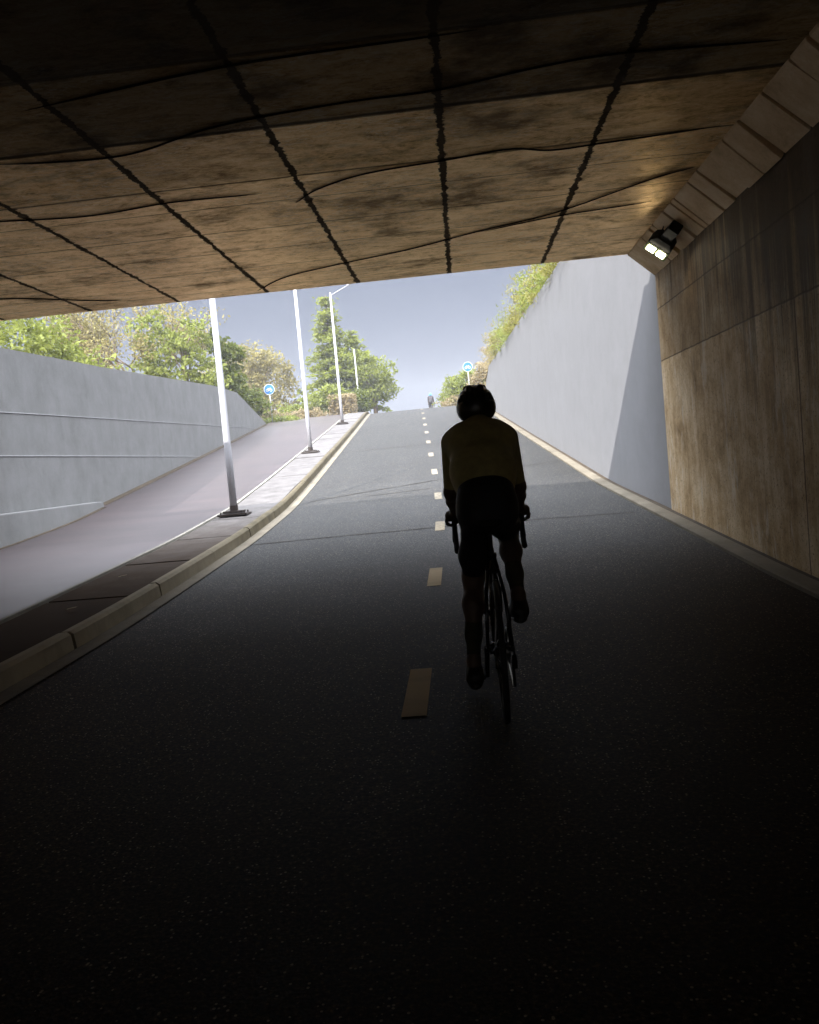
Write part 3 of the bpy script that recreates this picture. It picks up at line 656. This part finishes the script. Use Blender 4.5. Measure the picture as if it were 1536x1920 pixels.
for x, y, h, lb in ((.75, 44.6, 2.0, 'green bush highest on the bank below right cycle sign'), (.05, 45.6, 1.75, 'rounded green bush in the middle of the right bank'), (-.35, 48, 1.25, 'low green bush at the road crest beside the distant cyclist')):
    plant('shrub', (x, y, 4.1), lb, 'shrub', [((0, 0, h*.45), (.6, .6, h*.5)), ((.4, 0, h*.3), (.5, .5, h*.4))], 2600, LG, .08, .25, crown='foliage')
plant('weeds', (.2, 44.8, 4.0), 'dry grassy slope in front of the green bushes right of the crest', 'weeds', [((0, 0, .25), (1.1, .4, .32)), ((.6, 0, .45), (.6, .4, .35))], 2600, LB, .06, .2, crown='foliage')

# ------------------------------------------------------------------ smooth bodies from distance fields
def sdf_mesh(prims, lo, hi, vox, k=.03):
    lo = np.array(lo); n = np.ceil((np.array(hi)-lo)/vox).astype(int)+1
    D = np.full(n, 1.0, np.float32)
    ax = [lo[i]+vox*np.arange(n[i]) for i in range(3)]
    for p in prims:
        typ = p[0]; kk = p[-1] if isinstance(p[-1], float) else k
        if typ == 'c': a, b, ra, rb = np.array(p[1]), np.array(p[2]), p[3], p[4]; mn = np.minimum(a-ra, b-rb); mx = np.maximum(a+ra, b+rb); mn = np.minimum(mn, np.minimum(a, b)-max(ra, rb)); mx = np.maximum(mx, np.maximum(a, b)+max(ra, rb))
        else: c, r = np.array(p[1]), np.array(p[2]); rr = max(r); mn = c-rr; mx = c+rr
        mar = kk*1.3+vox*2
        i0 = np.clip(((mn-mar-lo)/vox).astype(int), 0, n-1); i1 = np.clip(((mx+mar-lo)/vox).astype(int)+2, 1, n)
        X, Yg, Z = np.meshgrid(*[ax[i][i0[i]:i1[i]] for i in range(3)], indexing='ij'); P = np.stack([X, Yg, Z], -1)
        if X.size == 0: continue
        if typ == 'c':
            ab = b-a; t = np.clip(((P-a)@ab)/max(ab@ab, 1e-9), 0, 1); d = np.linalg.norm(P-a-t[..., None]*ab, axis=-1)-(ra+(rb-ra)*t)
        else:
            q = P-c
            if len(p) > 3 and not isinstance(p[3], float): q = q@np.array(p[3])     # rotation, columns are the local axes
            k0 = np.linalg.norm(q/r, axis=-1); k1 = np.linalg.norm(q/(r*r), axis=-1); d = k0*(k0-1)/np.maximum(k1, 1e-6)
        s = tuple(slice(i0[i], i1[i]) for i in range(3)); A = D[s]
        if typ == 'x': h = np.clip(.5-.5*(A+d)/kk, 0, 1); D[s] = A*(1-h)+(-d)*h+kk*h*(1-h)
        else: h = np.clip(.5+.5*(A-d)/kk, 0, 1); D[s] = A*(1-h)+d*h-kk*h*(1-h)
    return nets(D, lo, vox)
def nets(D, lo, vox):
    ins = D < 0; n = np.array(D.shape)
    acc = np.zeros(tuple(n-1)+(3,), np.float32); cnt = np.zeros(tuple(n-1), np.float32)
    cr = []
    for axis in range(3):
        o = [b for b in range(3) if b != axis]
        sa = [slice(None)]*3; sb = [slice(None)]*3; sa[axis] = slice(0, -1); sb[axis] = slice(1, None)
        A, B = D[tuple(sa)], D[tuple(sb)]; c = (A < 0) != (B < 0); I = np.argwhere(c)
        t = A[c]/(A[c]-B[c]); pos = I.astype(np.float32); pos[:, axis] += t; cr.append((I, A[c] < 0))
        for da in (0, 1):
            for db in (0, 1):
                J = I.copy(); J[:, o[0]] -= da; J[:, o[1]] -= db
                ok = (J >= 0).all(1) & (J < n-1).all(1); Jk = J[ok]
                np.add.at(acc, tuple(Jk.T), pos[ok]); np.add.at(cnt, tuple(Jk.T), 1)
    act = cnt > 0; idx = np.full(cnt.shape, -1, np.int64); idx[act] = np.arange(act.sum())
    V = acc[act]/cnt[act][:, None]*vox+lo; Q = []
    for axis in range(3):
        I, sg = cr[axis]; o = [(axis+1) % 3, (axis+2) % 3]
        def g(da, db):
            J = I.copy(); J[:, o[0]] -= da; J[:, o[1]] -= db; J = np.clip(J, 0, n-2); return idx[tuple(J.T)]
        q = np.stack([g(1, 1), g(0, 1), g(0, 0), g(1, 0)], 1); q[~sg] = q[~sg][:, ::-1]; q = q[(q >= 0).all(1)]; Q.append(q)
    return V, np.concatenate(Q)
def body(name, prims, lo, hi, vox, mat, parent, k=.03, smooth_it=1):
    V, Q = sdf_mesh(prims, lo, hi, vox, k)
    o = raw(name, V, Q, mat, parent); o.data.polygons.foreach_set('use_smooth', [True]*len(o.data.polygons))
    return o
def rotx(a):
    c, s = math.cos(a), math.sin(a); return [[1, 0, 0], [0, c, s], [0, -s, c]]

HB = .018      # the bar's centre sits slightly right of the frame's
def rider(loc, vox, mats, label, name='person'):
    t = empty(name, loc, label=label, cat='person')
    hipL, hipR = (-.060, .27, .98), (.060, .27, .98)
    kL, kR = (-.098, .55, .64), (.112, .69, .86); aL, aR = (-.135, .36, .215), (.125, .36, .545)
    sh = {s: (s*.150, .68, 1.366) for s in (-1, 1)}; el = {s: (s*.187+HB*.5, .77, 1.09) for s in (-1, 1)}
    wr = {s: (s*.192+HB, .98, .955) for s in (-1, 1)}
    torso = []
    for x in (-1, 1):
        torso += [('c', (x*.048, .235, 1.0), (x*.044, .27, 1.06), .080, .078), ('c', (x*.044, .27, 1.06), (x*.050, .46, 1.22), .078, .084), ('c', (x*.050, .46, 1.22), (x*.078, .62, 1.345), .086, .080),
                  ('c', (x*.078, .62, 1.345), (x*.085, .68, 1.405), .082, .060)]
    def legs(g, full=True):
        P = []
        for h, kn, an in ((hipL, kL, aL), (hipR, kR, aR)):
            mid = tuple(h[i]*.35+kn[i]*.65 for i in range(3))
            P += [('c', h, mid, .072+g, .064+g), ('c', mid, kn, .064+g, .053+g)]
            if full:
                cal = [kn[i]*.66+an[i]*.34 for i in range(3)]; cal[1] -= .015
                low = [kn[i]*.3+an[i]*.7 for i in range(3)]
                P += [('c', kn, tuple(cal), .052, .056), ('c', tuple(cal), tuple(low), .056, .036), ('c', tuple(low), an, .036, .031)]
        return P
    def arms(g, full=True, upto=.55):
        P = []
        for s in (-1, 1):
            P += [('c', sh[s], el[s], .057+g, .041+g)]
            if full: P += [('c', el[s], tuple(el[s][i]*.6+wr[s][i]*.4 for i in range(3)), .041, .039), ('c', tuple(el[s][i]*.6+wr[s][i]*.4 for i in range(3)), wr[s], .039, .026)]
        return P
    head = [('c', (0, .70, 1.43), (0, .79, 1.50), .058, .055), ('e', (0, .825, 1.56), (.074, .092, .105)), ('e', (0, .87, 1.515), (.055, .062, .065)), ('e', (0, .935, 1.535), (.014, .022, .024), .01),
            ('c', (-.03, .912, 1.495), (.03, .912, 1.495), .013, .013, .01), ('e', (-.078, .825, 1.535), (.012, .022, .034), .01), ('e', (.078, .825, 1.535), (.012, .022, .034), .01),
            ('x', (-.03, .925, 1.565), (.02, .016, .014), .012), ('x', (.03, .925, 1.565), (.02, .016, .014), .012), ('e', (-.03, .905, 1.563), (.014, .014, .013), .006), ('e', (.03, .905, 1.563), (.014, .014, .013), .006)]
    hands = []
    for s in (-1, 1):
        wx, wy, wz = wr[s]; hx_ = s*.213+HB
        palm = (hx_+s*.008, 1.035, .938)
        hands += [('c', (wx, wy, wz), palm, .027, .030, .015), ('c', palm, (hx_+s*.010, 1.075, .928), .031, .028, .015)]
        for q, (dy, L) in enumerate(((.095, .9), (.073, 1.0), (.050, .95), (.028, .8))):       # four fingers wrapping the outside of the hood
            y0 = 1.0+dy; a = (hx_+s*.018, y0, .938); b = (hx_+s*.036, y0+.010, .912); c = (hx_+s*.032, y0+.010, .908-.022*L); d = (hx_+s*.004, y0+.006, .902-.030*L)
            hands += [('c', a, b, .0105, .0098, .006), ('c', b, c, .0098, .009, .004), ('c', c, d, .009, .0075, .004)]
        a = (hx_-s*.008, 1.02, .945); b = (hx_-s*.034, 1.045, .925); c = (hx_-s*.034, 1.070, .900)
        hands += [('c', a, b, .0125, .011, .008), ('c', b, c, .011, .009, .004)]
    feet = []
    for an, pitch in ((aL, -.10), (aR, -.12)):
        hx0 = an[0]; heel = (hx0, an[1]-.035, an[2]-.075); ball = (hx0, an[1]+.135, an[2]-.105); toe = (hx0, an[1]+.195, an[2]-.105)
        feet += [('c', an, heel, .034, .034), ('c', heel, ball, .032, .038), ('c', ball, toe, .038, .026)]
    body('body', torso+legs(0)+arms(0)+head+hands+feet, (-.36, -.05, .02), (.38, 1.2, 1.75), vox, mats['skin'], t, .018)
    tj = [(p[0], p[1], p[2], p[3]+.012, p[4]+.012) for p in torso if p[2][2] > 1.15]
    tj += [('c', (x*.044, .36, 1.165), (x*.047, .40, 1.19), .090, .094) for x in (-1, 1)]
    tj += [('c', sh[s], tuple(sh[s][i]*.12+el[s][i]*.88 for i in range(3)), .064, .048) for s in (-1, 1)]
    tj += [('c', (0, .69, 1.42), (0, .735, 1.455), .066, .064)]
    tj += [('c', (-.06, .31, 1.205), (.06, .31, 1.205), .035, .035, .02)]      # loaded rear pockets
    body('jersey', tj, (-.36, -.05, .8), (.38, 1.1, 1.6), vox, mats['jersey'], t, .022)
    ts = [(p[0], p[1], p[2], p[3]+.008, p[4]+.008) for p in torso if p[1][2] < 1.02]
    ts += [('c', (x*.044, .27, 1.06), (x*.045, .33, 1.125), .086, .087) for x in (-1, 1)]
    ts += [('c', (-.045, .19, .97), (.045, .19, .97), .055, .055)]
    for h, kn in ((hipL, kL), (hipR, kR)):
        mid = tuple(h[i]*.35+kn[i]*.65 for i in range(3)); e2 = tuple(h[i]*.12+kn[i]*.88 for i in range(3)); ts += [('c', h, mid, .079, .071), ('c', mid, e2, .071, .064)]
    body('shorts', ts, (-.36, -.05, .5), (.38, 1.0, 1.25), vox, mats['shorts'], t, .016)
    for kn, an in ((kL, aL), (kR, aR)):
        s0 = tuple(kn[i]*.42+an[i]*.58 for i in range(3))
        body('sock', [('c', s0, tuple(kn[i]*.3+an[i]*.7 for i in range(3)), .0475, .041), ('c', tuple(kn[i]*.3+an[i]*.7 for i in range(3)), an, .041, .036)], (an[0]-.09, .2, an[2]-.08), (an[0]+.1, .75, kn[2]), vox, mats['sock'], t, .02)
        heel = (an[0], an[1]-.035, an[2]-.078); ball = (an[0], an[1]+.135, an[2]-.103); toe = (an[0], an[1]+.2, an[2]-.1)
        o = body('shoe', [('c', (an[0], an[1], an[2]-.03), heel, .042, .040), ('c', heel, ball, .038, .043), ('c', ball, toe, .043, .030), ('e', (an[0], an[1]+.08, an[2]-.135), (.042, .14, .014), .01), ('e', (an[0], an[1]-.04, an[2]-.12), (.034, .04, .018), .01)],
             (an[0]-.08, .2, an[2]-.2), (an[0]+.09, .75, an[2]+.06), vox, mats['shoe'], t, .02)
    # helmet: shell with ridges and vents
    hc = (0, .835, 1.575); R3 = rotx(math.radians(-8))
    hp = [('e', hc, (.108, .135, .108)), ('e', (0, .80, 1.545), (.110, .105, .085)), ('c', (-.03, .76, 1.66), (-.03, .92, 1.672), .022, .02, .01), ('c', (.03, .76, 1.66), (.03, .92, 1.672), .022, .02, .01),
          ('c', (-.07, .72, 1.61), (-.068, .92, 1.645), .022, .02, .01), ('c', (.07, .72, 1.61), (.068, .92, 1.645), .022, .02, .01), ('c', (-.052, .86, 1.672), (.052, .86, 1.672), .014, .014, .02)]
    hp += [('x', (0, .70, 1.635), (.009, .05, .022), .006), ('x', (-.05, .695, 1.60), (.009, .05, .028), .006), ('x', (.05, .695, 1.60), (.009, .05, .028), .006),
           ('x', (-.088, .75, 1.60), (.02, .04, .014), .006), ('x', (.088, .75, 1.60), (.02, .04, .014), .006), ('x', (0, .86, 1.455), (.12, .16, .045), .01)]
    h = body('helmet', hp, (-.16, .62, 1.4), (.16, 1.02, 1.74), min(vox, .006), mats['helmet'], t, .025)
    m = MB(); m.box((0, .722, 1.50), (.06, .02, .02)); m.build('fit_dial', mats['shoe'], h)
    return t
M['skin'] = plain('skin', (.11, .066, .042), .55, var=.08); M['jersey'] = plain('olive_jersey', (.40, .34, .13), .8, var=.15, bump=.2); M['shorts'] = plain('black_lycra', (.018, .018, .02), .7, var=.1)
M['sock'] = plain('dark_sock', (.06, .055, .03), .9); M['shoe'] = plain('black_shoe', (.02, .02, .02), .5); M['helmet'] = plain('black_helmet', (.03, .028, .022), .35)
ORX = .108
rider((ORX, 3.9, 0), .0065, M, 'cyclist in olive jersey, black shorts and dark helmet riding away on a bicycle')

# ------------------------------------------------------------------ bicycle
M['rubber'] = plain('tyre_rubber', (.022, .022, .022), .75, bump=.2); M['carbon'] = plain('black_frame_paint', (.02, .02, .022), .25, spec=.6, var=.1)
M['steel'] = plain('worn_steel', (.35, .34, .32), .35, .9); M['tape'] = plain('bar_tape', (.02, .02, .02), .85, bump=.4)
def bicycle(loc, label, fc):
    b = empty('bicycle', loc, label=label, cat='bicycle')
    ra = (0, 0, .34); fa = (0, .995, .34); bb = (0, .405, .272)
    for c in (ra, fa):
        w = empty('wheel', c); w.parent = b; w.location = (c[0], c[1], c[2])
        m = MB(); m.revolve([(.312+.014*math.cos(q)+.014, .0145*math.sin(q)) for q in np.linspace(0, 2*math.pi, 13)[:-1]], (0, 0, 0), 'x', 64); m.build('tyre', M['rubber'], w, smooth=True)
        m = MB(); m.revolve([(.318, -.009), (.318, .009), (.300, .012), (.268, .004), (.268, -.004), (.300, -.012)], (0, 0, 0), 'x', 64); m.build('rim', M['carbon'], w, smooth=True)
        m = MB()
        for k in range(24):
            a = 2*math.pi*k/24; sx = .028*(1 if k % 2 else -1); a2 = a+(.9 if k % 4 < 2 else -.9)
            m.tube([(sx, .02*math.cos(a2), .02*math.sin(a2)), (0, .27*math.cos(a), .27*math.sin(a))], .0012, 4)
        m.build('spokes', M['steel'], w)
        m = MB(); m.tube([(-.05, 0, 0), (-.032, 0, 0), (-.03, 0, 0), (.03, 0, 0), (.032, 0, 0), (.05, 0, 0)], [.008, .008, .022, .022, .008, .008], 12); m.build('hub', M['carbon'], w, smooth=True)
    m = MB(); st = (0, .245, .80); ht = (0, .885, .865); hb = (0, .935, .70)
    m.tube([bb, st], [.02, .016], 12); m.tube([bb, hb], [.026, .024], 12); m.tube([st, ht], [.016, .019], 12); m.tube([ht, hb], .024, 12); m.tube([(-.035, bb[1], bb[2]), (.035, bb[1], bb[2])], .026, 12)
    for s in (-1, 1):
        m.tube([(s*.02, bb[1]-.03, bb[2]), (s*.05, .22, .30), (s*.062, .02, .34)], [.013, .012, .009], 8)
        m.tube([(s*.012, .235, .775), (s*.045, .11, .60), (s*.060, .012, .35)], [.011, .010, .009], 8)
        m.box((s*.064, .0, .338), (.008, .045, .05))
    m.build('frame', fc, b, smooth=True)
    m = MB()
    for s in (-1, 1): m.tube([(s*.02, .948, .70), (s*.045, .955, .62), (s*.052, .975, .45), (s*.052, .995, .34)], [.016, .014, .011, .009], 8)
    m.tube([(-.05, .952, .69), (.05, .952, .69)], .016, 8); m.build('fork', fc, b, smooth=True)
    m = MB(); m.tube([(0, .252, .76), (0, .225, .925)], .0135, 10); m.box((0, .222, .925), (.045, .06, .02)); m.build('seatpost', M['carbon'], b, smooth=False)
    m = MB(); rings = []
    for y, w, z, h in ((.09, .045, .955, .025), (.11, .068, .958, .035), (.16, .072, .952, .04), (.22, .045, .95, .035), (.30, .022, .95, .03), (.355, .016, .945, .02)):
        rings.append([(w*math.cos(q), y, z+h*(.45*math.sin(q) if math.sin(q) > 0 else .75*math.sin(q))) for q in np.linspace(0, 2*math.pi, 15)[:-1]])
    m.loft(rings); sd = m.build('saddle', M['tape'], b, smooth=True)
    m = MB(); [m.tube([(s*.02, .12, .935), (s*.02, .3, .932)], .0035, 6) for s in (-1, 1)]; m.build('rails', M['steel'], sd)
    m = MB(); m.tube([(0, .875, .895), (HB*.5, .985, .905)], [.018, .016], 10); m.tube([(0, .882, .86), (0, .872, .915)], .019, 10); m.build('stem', M['carbon'], b, smooth=True)
    m = MB(); tps = []
    for s in (-1, 1):
        P = [(HB, .985, .905), (HB+s*.10, .985, .906), (HB+s*.185, .992, .906), (HB+s*.200, 1.03, .902), (HB+s*.203, 1.065, .885), (HB+s*.203, 1.075, .84), (HB+s*.201, 1.04, .785), (HB+s*.199, .97, .755), (HB+s*.197, .89, .737)]
        m.tube(P[:3], .013, 10, cap=True); tp = MB(); tp.tube(P[2:], .0165, 10); tps.append(tp)
    hbr = m.build('handlebar', M['carbon'], b, smooth=True); [tp.build('bar_tape', M['tape'], hbr, smooth=True) for tp in tps]
    for s in (-1, 1):
        m = MB(); x = HB+s*.203
        m.loft([[(x-.016, y, z0_), (x+.016, y, z0_), (x+.014, y, z1_), (x-.014, y, z1_)] for y, z0_, z1_ in ((1.03, .875, .925), (1.08, .88, .935), (1.115, .89, .955), (1.135, .90, .96))])
        m.tube([(x, 1.125, .91), (x+s*.008, 1.135, .86), (x+s*.012, 1.11, .80), (x+s*.014, 1.085, .775)], [.010, .009, .008, .007], 8)
        m.build('brake_lever', M['blk'], hbr, bevel=0, smooth=False)
    # drive side
    m = MB(); m.revolve([(.092, .048), (.100, .050), (.100, .052), (.092, .054), (.070, .052), (.070, .049)], (0, bb[1], bb[2]), 'x', 40)
    for q in range(5): a = q*1.257; m.tube([(.051, bb[1], bb[2]), (.051, bb[1]+.085*math.cos(a), bb[2]+.085*math.sin(a))], .009, 6)
    m.tube([(-.06, bb[1], bb[2]), (.06, bb[1], bb[2])], .013, 10)
    pl = (-.09, bb[1]+.03, bb[2]-.166); pr = (.09, bb[1]-.03, bb[2]+.166)
    m.tube([(-.062, bb[1], bb[2]), (-.068, pl[1], pl[2])], [.015, .011], 8); m.tube([(.062, bb[1], bb[2]), (.068, pr[1], pr[2])], [.015, .011], 8)
    ck = m.build('crankset', M['carbon'], b)
    for s, p in ((-1, pl), (1, pr)):
        m = MB(); m.box((s*.115, p[1], p[2]), (.07, .07, .014)); m.tube([(s*.068, p[1], p[2]), (s*.1, p[1], p[2])], .006, 6); m.build('pedal', M['blk'], ck, bevel=.003)
    m = MB()
    for q in range(7): r = .055-.005*q; m.revolve([(.02, .022+.004*q), (r, .022+.004*q), (r, .0235+.004*q), (.02, .0235+.004*q)], (0, 0, .34), 'x', 28)
    m.build('cassette', M['steel'], b)
    m = MB(); m.box((.062, -.015, .29), (.022, .04, .05), Matrix.Rotation(.5, 3, 'X')); m.box((.055, .01, .225), (.010, .03, .12), Matrix.Rotation(-.35, 3, 'X'))
    m.revolve([(.006, .048), (.020, .048), (.020, .051), (.006, .051)], (0, -.005, .268), 'x', 14); m.revolve([(.006, .048), (.020, .048), (.020, .051), (.006, .051)], (0, .025, .185), 'x', 14)
    m.build('rear_derailleur', M['blk'], b)
    m = MB(); m.tube([(.04, 0, .385), (.05, bb[1], bb[2]+.097)], .0035, 5); m.tube([(.048, .025, .165), (.05, bb[1], bb[2]-.097)], .0035, 5); m.tube([(.05, bb[1]+.097*math.cos(a), bb[2]+.097*math.sin(a)) for a in np.linspace(1.57, -1.57, 12)], .0035, 5, cap=False); m.build('chain', M['steel'], b)
    for y, z in ((.175, .70), (.985, .70)):
        m = MB(); m.box((0, y-.02, z+.01), (.055, .03, .02)); [m.tube([(s*.028, y-.02, z+.01), (s*.034, y-.012, z-.03), (s*.020, y-.005, z-.045)], .006, 6) for s in (-1, 1)]; m.build('brake_caliper', M['blk'], b)
    return b
zc = rz(3.9)+rsurf(ORX-rx(3.9))
bk = bicycle((ORX, 3.9, zc), 'black road bicycle with drop handlebar under the olive-jersey cyclist', M['carbon'])
rd_ = bpy.data.objects['person']; rd_.location.z = zc
# distant cyclist beyond the crest
FM = dict(M); FM['helmet'] = plain('blue_helmet', (.10, .38, .62), .4); FM['jersey'] = plain('dark_jersey', (.02, .012, .016), .8)
yf = 60.0; xf = -1.85
rider((xf, yf-.8, rz(yf)), .014, FM, 'tiny distant cyclist with light blue helmet on the road crest beside the bushes')
bf = copy_tree(bk); bf.location = (xf, yf-.8, rz(yf)); tag(bf, 'distant bicycle mostly hidden behind the road crest under the tiny cyclist')
# slope the near bicycle and rider with the road
sl_ = math.atan2(rz(4.9)-rz(3.9), 1.0)
# fallen leaves on the median
for i, (x, y, lb) in enumerate(((-3.4, 7.1, 'pale curled dry leaf on the dark paved strip in the foreground'), (-3.55, 8.6, 'pale dry leaf farther along the dark paved strip'))):
    m = MB(); n = 8; m.add([(rx(y)+x, y, rz(y)+.17)]+[(rx(y)+x+.05*math.cos(2*math.pi*k/n)*(1+.3*(k % 2)), y+.03*math.sin(2*math.pi*k/n), rz(y)+.155+.02*abs(math.cos(math.pi*k/n))) for k in range(n)], [(0, 1+k, 1+(k+1) % n) for k in range(n)])
    o = m.build('fallen_leaf', LB); tag(o, lb, 'leaf', 'dry leaves on the paved strip')

# ------------------------------------------------------------------ haze
hzm = bpy.data.materials.new('haze'); hzm.use_nodes = True; q = hzm.node_tree; q.nodes.clear()
pv = q.nodes.new('ShaderNodeVolumePrincipled'); pv.inputs['Color'].default_value = (.93, .95, 1, 1); pv.inputs['Density'].default_value = .0018; pv.inputs['Anisotropy'].default_value = .0
qo = q.nodes.new('ShaderNodeOutputMaterial'); q.links.new(pv.outputs[0], qo.inputs['Volume'])
m = MB(); m.box((0, 70, 9.5), (860, 310, 24)); hz_ = m.build('haze', hzm); hz_['kind'] = 'stuff'
